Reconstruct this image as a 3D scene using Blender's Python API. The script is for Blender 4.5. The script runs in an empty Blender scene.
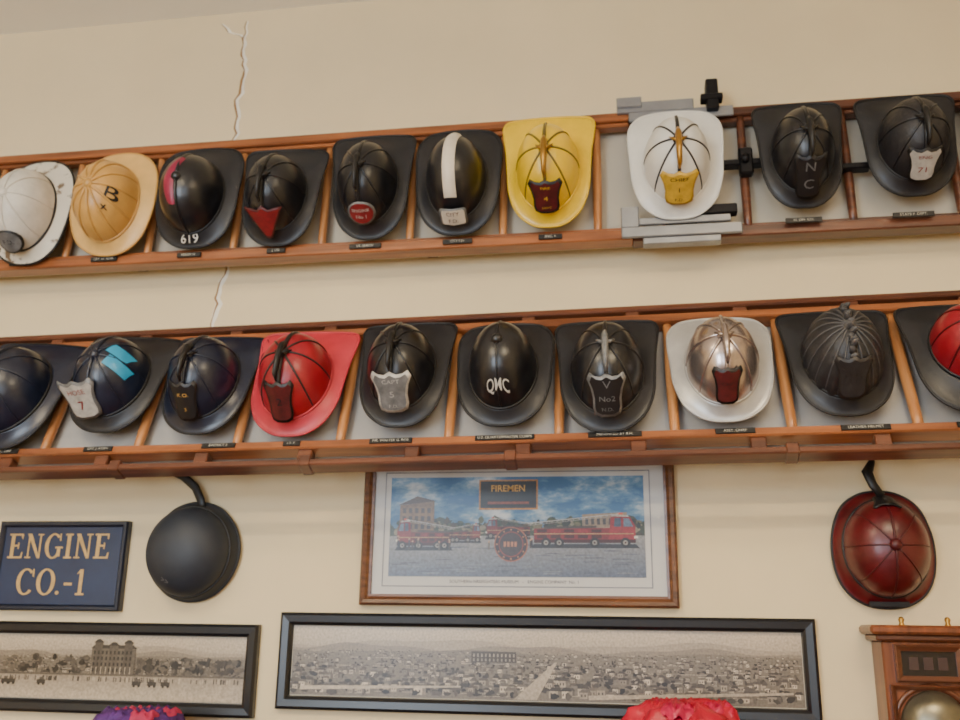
import bpy, math, random
from mathutils import Vector, Matrix
random.seed(7)
scene=bpy.context.scene
COL=scene.collection

# ------------------------------------------------------------------ materials
def lin(c):
    o=[]
    for v in c[:3]:
        v=max(0,min(255,v))/255.0
        o.append(v/12.92 if v<=0.04045 else ((v+0.055)/1.055)**2.4)
    return (o[0],o[1],o[2],1.0)
_mc={}
def pbr(name,c,rough=.5,metal=0.0,var=.12,scale=12.0,bump=0.0,coat=0.0,c2=None,thr=None,bscale=None):
    if name in _mc: return _mc[name]
    m=bpy.data.materials.new(name); m.use_nodes=True
    nt=m.node_tree; b=nt.nodes['Principled BSDF']
    tc=nt.nodes.new('ShaderNodeTexCoord'); n=nt.nodes.new('ShaderNodeTexNoise')
    n.inputs['Scale'].default_value=scale; n.inputs['Detail'].default_value=6; n.inputs['Roughness'].default_value=.6
    nt.links.new(tc.outputs['Object'],n.inputs['Vector'])
    cr=nt.nodes.new('ShaderNodeValToRGB')
    L=lin(c)
    if c2 is None:
        a=tuple(x*(1-var) for x in L[:3])+(1,); d=tuple(min(1,x*(1+var)) for x in L[:3])+(1,)
        cr.color_ramp.elements[0].position=.3; cr.color_ramp.elements[1].position=.7
    else:
        a=lin(c2); d=L
        t=thr or .42
        cr.color_ramp.elements[0].position=t-.03; cr.color_ramp.elements[1].position=t+.03
    cr.color_ramp.elements[0].color=a; cr.color_ramp.elements[1].color=d
    nt.links.new(n.outputs['Fac'],cr.inputs['Fac']); nt.links.new(cr.outputs['Color'],b.inputs['Base Color'])
    b.inputs['Roughness'].default_value=rough; b.inputs['Metallic'].default_value=metal
    if coat: b.inputs['Coat Weight'].default_value=coat; b.inputs['Coat Roughness'].default_value=.24
    if bump:
        n2=nt.nodes.new('ShaderNodeTexNoise'); n2.inputs['Scale'].default_value=bscale or scale*3; n2.inputs['Detail'].default_value=5
        nt.links.new(tc.outputs['Object'],n2.inputs['Vector'])
        bp=nt.nodes.new('ShaderNodeBump'); bp.inputs['Strength'].default_value=bump; bp.inputs['Distance'].default_value=.01
        nt.links.new(n2.outputs['Fac'],bp.inputs['Height']); nt.links.new(bp.outputs['Normal'],b.inputs['Normal'])
    _mc[name]=m; return m
def wood(name,c,c2,rough=.35,axis='X',scale=3):
    if name in _mc: return _mc[name]
    m=bpy.data.materials.new(name); m.use_nodes=True
    nt=m.node_tree; b=nt.nodes['Principled BSDF']
    tc=nt.nodes.new('ShaderNodeTexCoord'); mp=nt.nodes.new('ShaderNodeMapping')
    sc={'X':(scale,scale*14,scale*14),'Y':(scale*14,scale,scale*14),'Z':(scale*14,scale*14,scale)}[axis]
    mp.inputs['Scale'].default_value=sc
    n=nt.nodes.new('ShaderNodeTexNoise'); n.inputs['Scale'].default_value=1.0; n.inputs['Detail'].default_value=5
    cr=nt.nodes.new('ShaderNodeValToRGB'); cr.color_ramp.elements[0].position=.32; cr.color_ramp.elements[1].position=.68
    cr.color_ramp.elements[0].color=lin(c2); cr.color_ramp.elements[1].color=lin(c)
    nt.links.new(tc.outputs['Object'],mp.inputs['Vector']); nt.links.new(mp.outputs['Vector'],n.inputs['Vector'])
    nt.links.new(n.outputs['Fac'],cr.inputs['Fac']); nt.links.new(cr.outputs['Color'],b.inputs['Base Color'])
    b.inputs['Roughness'].default_value=rough; b.inputs['Coat Weight'].default_value=.35; b.inputs['Coat Roughness'].default_value=.2
    _mc[name]=m; return m
def attr_mat(name,rough=.5,var=.08,scale=60):
    if name in _mc: return _mc[name]
    m=bpy.data.materials.new(name); m.use_nodes=True
    nt=m.node_tree; b=nt.nodes['Principled BSDF']
    at=nt.nodes.new('ShaderNodeAttribute'); at.attribute_name='Col'
    tc=nt.nodes.new('ShaderNodeTexCoord'); n=nt.nodes.new('ShaderNodeTexNoise'); n.inputs['Scale'].default_value=scale; n.inputs['Detail'].default_value=8
    nt.links.new(tc.outputs['Object'],n.inputs['Vector'])
    mr=nt.nodes.new('ShaderNodeMapRange'); mr.inputs['From Min'].default_value=.3; mr.inputs['From Max'].default_value=.7
    mr.inputs['To Min'].default_value=1-var; mr.inputs['To Max'].default_value=1+var
    nt.links.new(n.outputs['Fac'],mr.inputs['Value'])
    mx=nt.nodes.new('ShaderNodeVectorMath'); mx.operation='SCALE'
    nt.links.new(at.outputs['Color'],mx.inputs[0]); nt.links.new(mr.outputs['Result'],mx.inputs['Scale'])
    nt.links.new(mx.outputs['Vector'],b.inputs['Base Color']); b.inputs['Roughness'].default_value=rough
    _mc[name]=m; return m
def sky_paint():
    m=bpy.data.materials.new('painted_sky'); m.use_nodes=True; nt=m.node_tree; b=nt.nodes['Principled BSDF']
    tc=nt.nodes.new('ShaderNodeTexCoord'); mp=nt.nodes.new('ShaderNodeMapping'); mp.inputs['Scale'].default_value=(9,1,20); mp.inputs['Location'].default_value=(3.1,0,1.3)
    n=nt.nodes.new('ShaderNodeTexNoise'); n.inputs['Scale'].default_value=1; n.inputs['Detail'].default_value=7; n.inputs['Roughness'].default_value=.62
    cr=nt.nodes.new('ShaderNodeValToRGB'); E=cr.color_ramp.elements
    E[0].position=.44; E[0].color=lin((52,98,142)); E[1].position=.66; E[1].color=lin((190,196,198))
    q=E.new(.53); q.color=lin((94,132,162))
    nt.links.new(tc.outputs['Object'],mp.inputs['Vector']); nt.links.new(mp.outputs['Vector'],n.inputs['Vector']); nt.links.new(n.outputs['Fac'],cr.inputs['Fac'])
    nt.links.new(cr.outputs['Color'],b.inputs['Base Color']); b.inputs['Roughness'].default_value=.35
    return m

# ------------------------------------------------------------------ mesh helpers
class MB:
    def __init__(s): s.v=[]; s.f=[]; s.mi=[]; s.mats=[]; s.sm=[]
    def m(s,mat):
        if mat not in s.mats: s.mats.append(mat)
        return s.mats.index(mat)
    def add(s,vs,fs,mat,smooth=False):
        o=len(s.v); s.v+= [tuple(p) for p in vs]; i=s.m(mat)
        for f in fs: s.f.append(tuple(o+k for k in f)); s.mi.append(i); s.sm.append(smooth)
    def box(s,x0,x1,y0,y1,z0,z1,mat,ch=0.0):
        if ch<=0:
            v=[(x,y,z) for x in(x0,x1) for y in(y0,y1) for z in(z0,z1)]
            s.add(v,[(0,1,3,2),(4,6,7,5),(0,4,5,1),(2,3,7,6),(0,2,6,4),(1,5,7,3)],mat); return
        def ring(z,i): return [(x0+i,y0+ch,z),(x0+ch,y0+i,z),(x1-ch,y0+i,z),(x1-i,y0+ch,z),(x1-i,y1-ch,z),(x1-ch,y1-i,z),(x0+ch,y1-i,z),(x0+i,y1-ch,z)]
        v=ring(z0,ch*.9)+ring(z0+ch,0)+ring(z1-ch,0)+ring(z1,ch*.9); f=[]
        for r in range(3):
            for k in range(8):
                k2=(k+1)%8; f.append((r*8+k,r*8+k2,r*8+8+k2,r*8+8+k))
        f.append(tuple(range(7,-1,-1))); f.append(tuple(range(24,32)))
        s.add(v,f,mat)
    def tube(s,pts,rad,mat,seg=8,closed=False,flat=1.0,up=None):
        pts=[Vector(p) for p in pts]; n=len(pts)
        if not hasattr(rad,'__len__'): rad=[rad]*n
        vs=[];fs=[]
        ref=None
        for i,p in enumerate(pts):
            a=pts[(i-1)%n] if (closed or i>0) else p; b=pts[(i+1)%n] if (closed or i<n-1) else p
            t=(b-a).normalized()
            if up is not None: x=t.cross(Vector(up))
            elif ref is None:
                x=t.cross(Vector((0,0,1)));
                if x.length<.1: x=t.cross(Vector((0,1,0)))
            else: x=ref-t*ref.dot(t)
            if x.length<1e-6: x=Vector((1,0,0))
            x.normalize(); ref=x; y=t.cross(x)
            for k in range(seg):
                an=2*math.pi*k/seg
                vs.append(p+x*(math.cos(an)*rad[i])+y*(math.sin(an)*rad[i]*flat))
        for i in range(n if closed else n-1):
            j=(i+1)%n
            for k in range(seg):
                k2=(k+1)%seg; fs.append((i*seg+k,i*seg+k2,j*seg+k2,j*seg+k))
        if not closed: fs.append(tuple(range(seg-1,-1,-1))); fs.append(tuple((n-1)*seg+k for k in range(seg)))
        s.add(vs,fs,mat,True)
    def cyl(s,p0,p1,r,mat,seg=16): s.tube([p0,p1],r,mat,seg)
    def lathe(s,prof,c,mat,seg=48,M=None,wob=None):
        vs=[];fs=[];n=len(prof)
        for i,(r,h) in enumerate(prof):
            for k in range(seg):
                a=2*math.pi*k/seg
                rr=r; hh=h
                if wob: rr,hh=wob(i,a,r,h)
                p=Vector((rr*math.cos(a),rr*math.sin(a),hh))
                if M: p=M@p
                vs.append(Vector(c)+p)
        for i in range(n-1):
            for k in range(seg):
                k2=(k+1)%seg; fs.append((i*seg+k,i*seg+k2,i*seg+seg+k2,i*seg+seg+k))
        s.add(vs,fs,mat,True)
    def obj(s,name,parent=None,solid=0,link=True):
        me=bpy.data.meshes.new(name); me.from_pydata(s.v,[],s.f)
        for m in s.mats: me.materials.append(m)
        for p,i,sm in zip(me.polygons,s.mi,s.sm): p.material_index=i; p.use_smooth=sm
        me.update()
        o=bpy.data.objects.new(name,me); COL.objects.link(o)
        if parent: o.parent=parent
        if solid:
            md=o.modifiers.new('s','SOLIDIFY'); md.thickness=solid; md.offset=0
        return o
def empty(name,M=None):
    e=bpy.data.objects.new(name,None); COL.objects.link(e); e.empty_display_size=.1
    if M is not None: e.matrix_world=M
    return e
def frame_matrix(O,ex,ey):
    n=ex.cross(ey)
    return Matrix(((ex.x,ey.x,n.x,O.x),(ex.y,ey.y,n.y,O.y),(ex.z,ey.z,n.z,O.z),(0,0,0,1)))
def text_geo(body,size=1.0,bold=0.0):
    c=bpy.data.curves.new('txt','FONT'); c.body=body; c.size=size; c.align_x='CENTER'; c.align_y='CENTER'; c.resolution_u=3
    c.offset=bold
    o=bpy.data.objects.new('txt',c); COL.objects.link(o)
    me=bpy.data.meshes.new_from_object(o)
    vs=[v.co.copy() for v in me.vertices]; fs=[tuple(p.vertices) for p in me.polygons]
    bpy.data.objects.remove(o); bpy.data.curves.remove(c); bpy.data.meshes.remove(me)
    return vs,fs

# ------------------------------------------------------------------ room
XL,XR,YF,ZC=-3.3,2.7,-5.2,3.70
plaster=pbr('cream_plaster',(231,211,170),.85,var=.05,scale=1.6,bump=.14,bscale=9)
ceilm=pbr('ceiling_paint',(244,240,228),.9,var=.02,scale=2)
floorm=wood('floor_boards',(120,85,55),(85,58,36),.4,'Y',2)
b=MB(); b.box(XL-.1,XR+.1,0,.12,-.1,ZC+.1,plaster); b.obj('wall_back')
b=MB(); b.box(XL-.12,XL,YF,0,-.1,ZC+.1,plaster); b.obj('wall_left')
b=MB(); b.box(XR,XR+.12,YF,0,-.1,ZC+.1,plaster); b.obj('wall_right')
b=MB(); b.box(XL-.1,XR+.1,YF,.1,-.12,0,floorm); b.obj('floor')
b=MB(); b.box(XL-.1,XR+.1,YF,.1,ZC,ZC+.12,ceilm); b.obj('ceiling')
wins=[(-2.75,-1.25),(-.55,.95)]
WZ0,WZ1=1.0,3.15
b=MB()
xs=[XL-.1,wins[0][0],wins[0][1],wins[1][0],wins[1][1],XR+.1]
b.box(xs[0],xs[-1],YF-.15,YF,-.1,WZ0,plaster); b.box(xs[0],xs[-1],YF-.15,YF,WZ1,ZC+.1,plaster)
for i in (0,2,4): b.box(xs[i],xs[i+1],YF-.15,YF,WZ0,WZ1,plaster)
b.obj('wall_front')
whitem=pbr('window_paint',(225,222,212),.4,var=.03)
for i,(a,c) in enumerate(wins):
    b=MB()
    for x in (a,(a+c)/2-.02,c-.05): b.box(x,x+.05,YF-.1,YF+.02,WZ0,WZ1,whitem)
    for z in (WZ0,(WZ0+WZ1)/2-.02,WZ1-.05): b.box(a,c,YF-.1,YF+.02,z,z+.05,whitem)
    b.obj('window_%d'%(i+1))
    L=bpy.data.lights.new('daylight_%d'%(i+1),'AREA'); L.shape='RECTANGLE'; L.size=c-a; L.size_y=WZ1-WZ0; L.energy=(160,52)[i]; L.color=(.74,.86,1.0)
    o=bpy.data.objects.new('daylight_%d'%(i+1),L); COL.objects.link(o); o.location=((a+c)/2,YF-.13,(WZ0+WZ1)/2); o.rotation_euler=(math.radians(90),0,0)
for i,(lx,ly) in enumerate(((-1.5,-2.5),(.9,-2.5))):
    b=MB(); b.box(-.6,.6,-.12,.12,-.02,.06,whitem,.015); b.box(-.57,.57,-.09,.09,-.03,-.02,pbr('diffuser',(240,236,225),.4))
    for sx in(-.45,.45): b.cyl((sx,0,.05),(sx,0,.30),.006,whitem,8)
    b.box(-.55,.55,-.03,.03,.29,.302,whitem)
    o=b.obj('ceiling_light'); o.location=(lx,ly,ZC-.302)  # unseen pendant, hung below the ceiling to carry the added uplight
    L=bpy.data.lights.new('fixture_lamp','AREA'); L.shape='RECTANGLE'; L.size=1.1; L.size_y=.16; L.energy=(38,46)[i]; L.color=(1.0,.80,.52)
    q=bpy.data.objects.new('fixture_lamp',L); COL.objects.link(q); q.location=(0,0,-.045); q.parent=o
    L=bpy.data.lights.new('added_uplight','AREA'); L.shape='RECTANGLE'; L.size=1.1; L.size_y=.16; L.energy=(30,34)[i]; L.color=(1.0,.84,.62)  # added area light shining up to brighten the ceiling and upper wall
    q=bpy.data.objects.new('added_uplight',L); COL.objects.link(q); q.location=(0,0,.08); q.rotation_euler=(math.pi,0,0); q.parent=o
w=bpy.data.worlds.new('sky'); scene.world=w; w.use_nodes=True
w.node_tree.nodes['Background'].inputs[0].default_value=(.75,.85,1,1); w.node_tree.nodes['Background'].inputs[1].default_value=.6

# wall cracks
def crack(name,path,wd):
    dark=pbr('crack_shadow',(156,118,72),.9); pale=pbr('crack_filler',(244,236,220),.9)
    b=MB()
    P=[]
    for i in range(len(path)-1):
        a=Vector(path[i]); c=Vector(path[i+1]); n=max(2,int((c-a).length/.02))
        for k in range(n):
            q=a.lerp(c,k/n); P.append((q.x+random.uniform(-.007,.007),q.y))
    P.append(path[-1])
    for mat,dx,ww,off in ((pale,.004,wd*1.8,.0006),(dark,-.002,wd*.7,.0012)):
        vs=[];fs=[]
        for i,(x,z) in enumerate(P):
            h=ww*random.uniform(.35,1)*(.3+.7*math.sin(math.pi*min(1,max(0,(i+.3)/len(P)))))
            vs+=[(x+dx-h,-off,z),(x+dx+h,-off,z)]
            if i: fs.append((2*i-2,2*i-1,2*i+1,2*i))
        b.add(vs,fs,mat)
    return b.obj(name)
crack('wall_crack',[(-1.300,3.66),(-1.308,3.544),(-1.288,3.443),(-1.312,3.346),(-1.303,3.15)],.008)
crack('wall_crack',[(-1.293,2.76),(-1.297,2.70),(-1.315,2.64),(-1.308,2.60),(-1.322,2.51)],.008)
crack('wall_crack',[(-1.40,3.66),(-1.37,3.62),(-1.33,3.607),(-1.31,3.59)],.006)

# ------------------------------------------------------------------ ladders
ex1=Vector((1,0,0)); ey1=Vector((0,.03,.43)).normalized(); O1=Vector((0,-.13,2.70)); M1=frame_matrix(O1,ex1,ey1)
ex2=Vector((1,0,.0115)).normalized(); t2=Vector((0,.19,.47)); ey2=(t2-ex2*t2.dot(ex2)).normalized(); O2=Vector((0,-.27,2.035)); M2=frame_matrix(O2,ex2,ey2)
railm=wood('ladder_rail_varnish',(172,102,56),(112,62,34),.3,'X',3)
raild=wood('ladder_rail_dark',(118,68,44),(72,40,28),.32,'X',3)
rungm=wood('ladder_rung_varnish',(214,148,88),(168,106,58),.33,'Y',4)
iron=pbr('black_iron',(28,27,30),.45,.6)
alu=pbr('aluminium_bracket',(150,152,156),.4,.6,var=.12)
plate=pbr('name_plate_black',(22,20,20),.4)
gold=pbr('gold_lettering',(205,160,80),.45)
back1=pbr('grey_panel_pale',(196,186,166),.7,var=.05,scale=3)  # assumed flat panels behind the rungs, toned greyer than the wall
back2=pbr('grey_panel_darker',(172,168,162),.6,var=.06,scale=3)
def ladder1():
    e=empty('wooden_ladder',M1)
    b=MB()
    for x0,x1,mt,dz in ((-2.9,.02,railm,0),(.02,1.9,raild,-.012)):
        b.box(x0,x1,.0,.034,-.055+dz,dz,mt,.004)
        b.box(x0,x1,.034,.046,-.045+dz,-.012+dz,mt,.003)
        b.box(x0,x1,.407,.437,-.055+dz,dz,mt,.004)
        b.box(x0,x1,.393,.407,-.045+dz,-.012+dz,mt,.003)
    b.obj('rails',e)
    b=MB(); b.box(-2.88,1.88,.01,.43,-.074,-.068,back1); b.obj('grey_panel',e)
    for i,s in enumerate((-2.67,-2.385,-2.095,-1.808,-1.521,-1.229,-.937,-.656,-.367,-.081,.12,.352,.643,.934,1.22,1.51)):
        b=MB(); n=9; pts=[]; rr=[]
        for k in range(n):
            u=k/(n-1); pts.append((s,.02+u*.395,-.03)); rr.append(.0115+.0025*math.sin(math.pi*u))
        b.tube(pts,rr,rungm if s<.2 else raild,12)
        b.obj('rung_%d'%i,e)
    b=MB()
    b.box(-.016,.215,.425,.462,.0,.012,alu,.003); b.box(-.016,.06,.44,.476,.0,.02,alu,.003); b.box(.02,.33,.395,.43,.0,.008,alu,.002)
    b.box(-.012,.33,.0,.034,.0,.012,alu,.003); b.box(-.012,.04,.03,.10,.0,.014,alu,.003); b.box(.03,.30,.04,.062,.0,.01,alu,.002); b.box(.05,.27,-.02,.0,-.03,.004,alu,.002)
    b.box(.15,.32,.065,.095,-.02,.012,iron,.003)
    b.box(.252,.288,.41,.515,-.02,.03,iron,.004); b.box(.235,.30,.44,.46,.0,.034,iron,.003)
    b.obj('splice_bracket',e)
    b=MB()
    b.box(.28,.46,.225,.245,-.03,.004,iron,.004); b.box(.335,.375,.19,.28,-.02,.012,iron,.006)
    b.box(.60,.70,.19,.21,-.03,.004,iron,.004); b.cyl((.352,.235,.0),(.352,.235,.03),.012,iron)
    b.obj('clamp',e)
    b=MB()
    for s in (-2.5,-1.6,-.62,.22,1.1):
        b.box(s,s+.035,.034,.052,-.128,-.04,raild); b.box(s,s+.035,.408,.43,-.10,-.05,raild)
    b.obj('wall_standoffs',e)
    return e
LAD1=ladder1()
def ladder2():
    e=empty('wooden_ladder',M2)
    b=MB()
    for t0,mt in ((0,raild),(.497,raild)): b.box(-2.9,1.9,t0,t0+.02,-.05,0,mt,.004)
    for t0,mt in ((.052,railm),(.452,railm)): b.box(-2.9,1.9,t0,t0+.026,-.05,0.004,mt,.004)
    for k in range(17):
        s=-2.85+k*.303+.14
        b.box(s-.02,s+.02,.018,.054,-.042,-.006,raild,.003); b.box(s-.02,s+.02,.476,.499,-.042,-.006,raild,.003)
    b.obj('rails',e)
    b=MB(); b.box(-2.88,1.88,.055,.475,-.060,-.054,back2); b.obj('grey_panel',e)
    for i,s in enumerate((-2.61,-2.31,-2.005,-1.703,-1.408,-1.107,-.803,-.495,-.192,.114,.412,.721,1.026,1.33,1.63)):
        b=MB(); n=9; pts=[]; rr=[]
        for k in range(n):
            u=k/(n-1); pts.append((s,.065+u*.40,-.025)); rr.append(.0125+.003*math.sin(math.pi*u))
        b.tube(pts,rr,rungm,12); b.obj('rung_%d'%i,e)
    b=MB()
    for s in (-2.35,-1.446,-.885,-.319,.40,1.3):
        b.box(s-.016,s+.016,-.003,.03,-.052,.003,raild,.003)
    b.obj('rail_straps',e)
    b=MB()
    Mi=M2.inverted()
    for s in (-2.005,-1.107,-.192,.721,1.33):
        p0=M2@Vector((s,.068,-.045)); p1=Vector((p0.x,-.004,p0.z+.24)); q=M2@Vector((s,.465,-.04)); q1=Vector((q.x,-.004,q.z))
        b.tube([Mi@p0,Mi@p1],.008,raild,8); b.tube([Mi@q,Mi@q1],.008,raild,8)
    b.obj('wall_brackets',e)
    return e
LAD2=ladder2()
def tags(parent,L,t0):
    for i,(s,t,wd,txt) in enumerate(L):
        b=MB(); z=.008; b.box(s-wd/2,s+wd/2,t-.008,t+.008,0.004,z,plate,.001)
        vs,fs=text_geo(txt,.011)
        b.add([(s+v.x,t+v.y,z+.0006) for v in vs],fs,pbr('tag_ink',(200,195,180),.5))
        b.obj('name_tag_%d'%i,parent)
tags(LAD1,[(-1.938,.018,.08,'LT. M. HART'),(-1.646,.018,.09,'CPT. W. ROSS'),(-1.357,.018,.08,'FRANK D.'),(-1.07,.018,.06,'J. LEE'),(-.785,.018,.10,'LT. BEACH'),(-.499,.018,.09,'CITY F.D.'),(-.22,.018,.07,'ENG. 4'),(.16,.045,.09,'CHIEF F.D.'),(.50,.03,.10,'N. DIV. CO.'),(.794,.03,.11,'STATE F. DEPT.')],0)
tags(LAD2,[(-1.80,.066,.08,'C. DAY'),(-1.51,.066,.09,'CPT. J. RYAN'),(-1.145,.066,.10,'DISTRICT 3'),(-.93,.066,.05,'LT. F.'),(-.648,.066,.12,'MR. WALTER G. ROE'),(-.335,.066,.16,'U.S. QUARTERMASTER CORPS'),(-.043,.066,.14,'PRESENTED BY R.H.'),(.264,.066,.10,'ASST. CHIEF'),(.584,.066,.12,'LEATHER HELMET'),(.85,.066,.10,'HOSE CO. 2')],0)

# ------------------------------------------------------------------ helmets
OUT={
'leather':[(0,-.5),(.17,-.482),(.33,-.385),(.42,-.22),(.445,-.02),(.462,.16),(.492,.32),(.497,.41),(.44,.465),(.30,.487),(.14,.497),(0,.5)],
'oval':[(0,-.5),(.2,-.472),(.38,-.36),(.48,-.15),(.5,.06),(.46,.25),(.36,.39),(.20,.475),(0,.5)],
'flare':[(0,-.5),(.2,-.478),(.37,-.37),(.455,-.18),(.475,.02),(.49,.2),(.475,.34),(.38,.445),(.22,.487),(0,.5)],
'round':[(0,-.5),(.25,-.435),(.43,-.25),(.5,0),(.43,.25),(.25,.435),(0,.5)],
}
def catmull(P,n):
    res=[];m=len(P)
    for i in range(m-1):
        p0=Vector(P[i-1]) if i>0 else Vector((-P[1][0],P[1][1])); p1=Vector(P[i]); p2=Vector(P[i+1]); p3=Vector(P[i+2]) if i+2<m else Vector((-P[m-2][0],P[m-2][1]))
        for k in range(n):
            t=k/n; res.append(.5*((2*p1)+(p2-p0)*t+(2*p0-5*p1+4*p2-p3)*t*t+(3*p1-p0-3*p2+p3)*t**3))
    res.append(Vector(P[-1])); return res
def helmet(M,s,t,w,h,style='leather',brim=None,dome=None,edge=None,ridge=None,nr=8,ridge_r=.0028,spine=.005,H=.132,dx=.335,dy=.36,cyf=-.05,
           rot=0,shield=None,decals=(),holder=None,bulge=.02,base=.012,name='fire_helmet',lift=.012,tiltx=0,curl=.02,ornament=0):
    e=empty(name,M@Matrix.Translation((s,t,base))@Matrix.Rotation(math.radians(rot),4,'Z')@Matrix.Rotation(math.radians(tiltx),4,'X'))
    rx,ry,cy=dx*w,dy*h,cyf*h; zb=.034
    half=catmull(OUT[style],10)
    pts=[Vector((p.x*w,p.y*h)) for p in half]; pts=pts+[Vector((-p.x,p.y)) for p in reversed(pts[1:-1])]
    N=len(pts)
    def zedge(p):
        a=abs(p.x)/(w*.5); return .002+curl*a*a*(1-.6*max(0,p.y/(h*.5)))
    b=MB(); vs=[];fs=[]; J=8
    for p in pts:
        ph=math.atan2((p.y-cy)/ry,p.x/rx); q=Vector((rx*math.cos(ph),cy+ry*math.sin(ph)))*1.0
        ze=zedge(p)
        for j in range(J+1):
            u=j/J; c=q.lerp(p,u); z=ze+(zb-ze)*(1-u)**1.6
            vs.append((c.x,c.y,z))
    for i in range(N):
        i2=(i+1)%N
        for j in range(J): fs.append((i*(J+1)+j,i*(J+1)+j+1,i2*(J+1)+j+1,i2*(J+1)+j))
    b.add(vs,fs,brim,True); b.obj('brim',e,solid=.004)
    b=MB(); b.tube([(p.x,p.y,zedge(p)) for p in pts],.0038,edge or brim,6,closed=True); b.obj('brim_edge',e)
    def dz(x,y):
        r=math.sqrt((x/rx)**2+((y-cy)/ry)**2)
        if r>=1:
            return zb-.022*min(1,(r-1)*2)
        return zb+H*max(0,1-r**2.25)**.5
    b=MB(); vs=[];fs=[]; R=22; K=96
    for i in range(R+1):
        r=math.sin(i/R*math.pi/2)
        for k in range(K):
            ph=2*math.pi*k/K-math.pi/2
            g=1+bulge*abs(math.sin(nr*(ph+math.pi/2)/2))*r if nr else 1
            rr=r*g
            vs.append((rx*rr*math.cos(ph),cy+ry*rr*math.sin(ph),zb+H*max(0,1-r**2.25)**.5))
    for i in range(R):
        for k in range(K):
            k2=(k+1)%K
            fs.append((i*K+k,(i+1)*K+k,(i+1)*K+k2,i*K+k2))
    b.add(vs,fs,dome,True)
    b.tube([(rx*1.01*math.cos(a),cy+ry*1.01*math.sin(a),zb+.003) for a in [2*math.pi*k/64 for k in range(64)]],.0045,edge or dome,6,closed=True)
    b.obj('dome',e)
    if ridge and nr:
        b=MB()
        for k in range(nr):
            ph=2*math.pi*k/nr-math.pi/2; pp=[];ra=[]
            main=(k==0 or 2*k==nr)
            for i in range(13):
                r=.04+.95*(i/12); r=math.sin(r*math.pi/2)
                x=rx*r*math.cos(ph); y=cy+ry*r*math.sin(ph)
                pp.append((x*1.005,cy+(y-cy)*1.005,zb+H*max(0,1-r**2.25)**.5+.001))
                base_r=spine if main else ridge_r
                ra.append(base_r*(.7+.5*(1-i/12)))
            b.tube(pp,ra,ridge,6)
        b.lathe([(0.0,.012),(.008,.011),(.014,.006),(.017,-.004)],(0,cy,zb+H),ridge,16)
        b.obj('ridges',e)
    if ornament:
        # ragged leather comb along the spine
        b=MB()
        for k in range(15):
            u=k/14; y=cy+ry*(.62-1.25*u); z=dz(0,y)
            a=.5*math.sin(k*2.3); hh=.020+.010*math.sin(k*1.7)
            b.tube([(0,y,z-.004),(math.sin(a)*.010,y,z+hh*.6),(math.sin(a)*.022,y-.004,z+hh)],[.011,.008,.003],ridge,6)
        b.obj('leather_comb',e)
    sc=shield or {}
    Bp=Vector((sc.get('x',0),cy-ry*sc.get('by',1.20),zb+.006)); Tp=Vector((sc.get('x',0),cy-ry*sc.get('ty',.66),zb+H*sc.get('tz',1.0)))
    if holder:
        b=MB(); top=zb+H
        ys=[cy+.03,cy+.01,cy-.3*ry,Tp.y+.004,Tp.y-.004]; zs=[top+.002,top+.016,top+.020,Tp.z+.012,Tp.z-.008]
        b.tube([(0,y,z) for y,z in zip(ys,zs)],[.006,.009,.009,.007,.003],holder,8,flat=1.4)
        for sx in(-1,1): b.tube([(0,cy-.04*h,top+.016),(sx*.014,cy-.02*h,top+.012),(sx*.024,cy+.02*h,top+.0)],[.006,.005,.002],holder,6)
        b.obj('shield_holder',e)
    if shield:
        ws=sc.get('w',.052); B=Bp; T=Tp
        d=T-B; nn=Vector((0,-d.z,d.y)).normalized(); nn=-nn if nn.z<0 else nn
        ro=sc.get('rot',0); hs=sc.get('hs',1.0)
        def S(a,bb,off=0):
            bb=.5+(bb-.5)*hs
            if ro:
                L=d.length; xx=a*ws; yy=(bb-.5)*L; c_,s_=math.cos(ro),math.sin(ro); xx,yy=xx*c_-yy*s_,xx*s_+yy*c_; a=xx/ws; bb=yy/L+.5
            return B+d*bb+Vector((a*ws,0,0))-nn*(a*a*.012)+nn*off
        shp=sc.get('shape','heater')
        if shp=='heater': hp=[(0,0),(.35,.0),(.66,.06),(.74,.2),(.72,.42),(.82,.66),(1,.86),(.86,1.0),(.6,.93),(.3,.92),(0,1.0)]
        elif shp=='tri': hp=[(0,.0),(.16,.02),(.45,.28),(.8,.58),(1,.74),(.7,.74),(.3,.70),(0,.82)]
        elif shp=='oval': hp=[(math.sin(a),.42-.30*math.cos(a)) for a in [math.pi*k/10 for k in range(11)]]
        elif shp=='rect': hp=[(0,.05),(.9,.05),(1,.12),(1,.78),(.9,.86),(0,.9)]
        def plate_(scale,off,mat,bm):
            mid=.45; poly=[(a*scale,mid+(bb-mid)*scale) for a,bb in hp]; poly=poly+[(-a,bb) for a,bb in reversed(poly[1:-1])]
            vs=[S(0,mid,off)]
            for q in (.5,1.0):
                for a,bb in poly: vs.append(S(a*q,mid+(bb-mid)*q,off))
            n=len(poly); fs=[]
            for i in range(n):
                j=(i+1)%n; fs.append((0,1+i,1+j)); fs.append((1+i,1+n+i,1+n+j,1+j))
            bm.add(vs,fs,mat,True)
        b=MB(); plate_(1.0,0,sc['c1'],b); b.obj('front_shield',e,solid=.004)
        b=MB(); plate_(.86,.0032,sc['c2'],b)
        for txt,by,sz in sc.get('text',[]):
            vs,fs=text_geo(txt,sz,.0)
            L=d.length
            b.add([S(v.x/ws,by+v.y/L,.0045) for v in vs],fs,sc['ct'])
        b.obj('shield_face',e)
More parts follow.
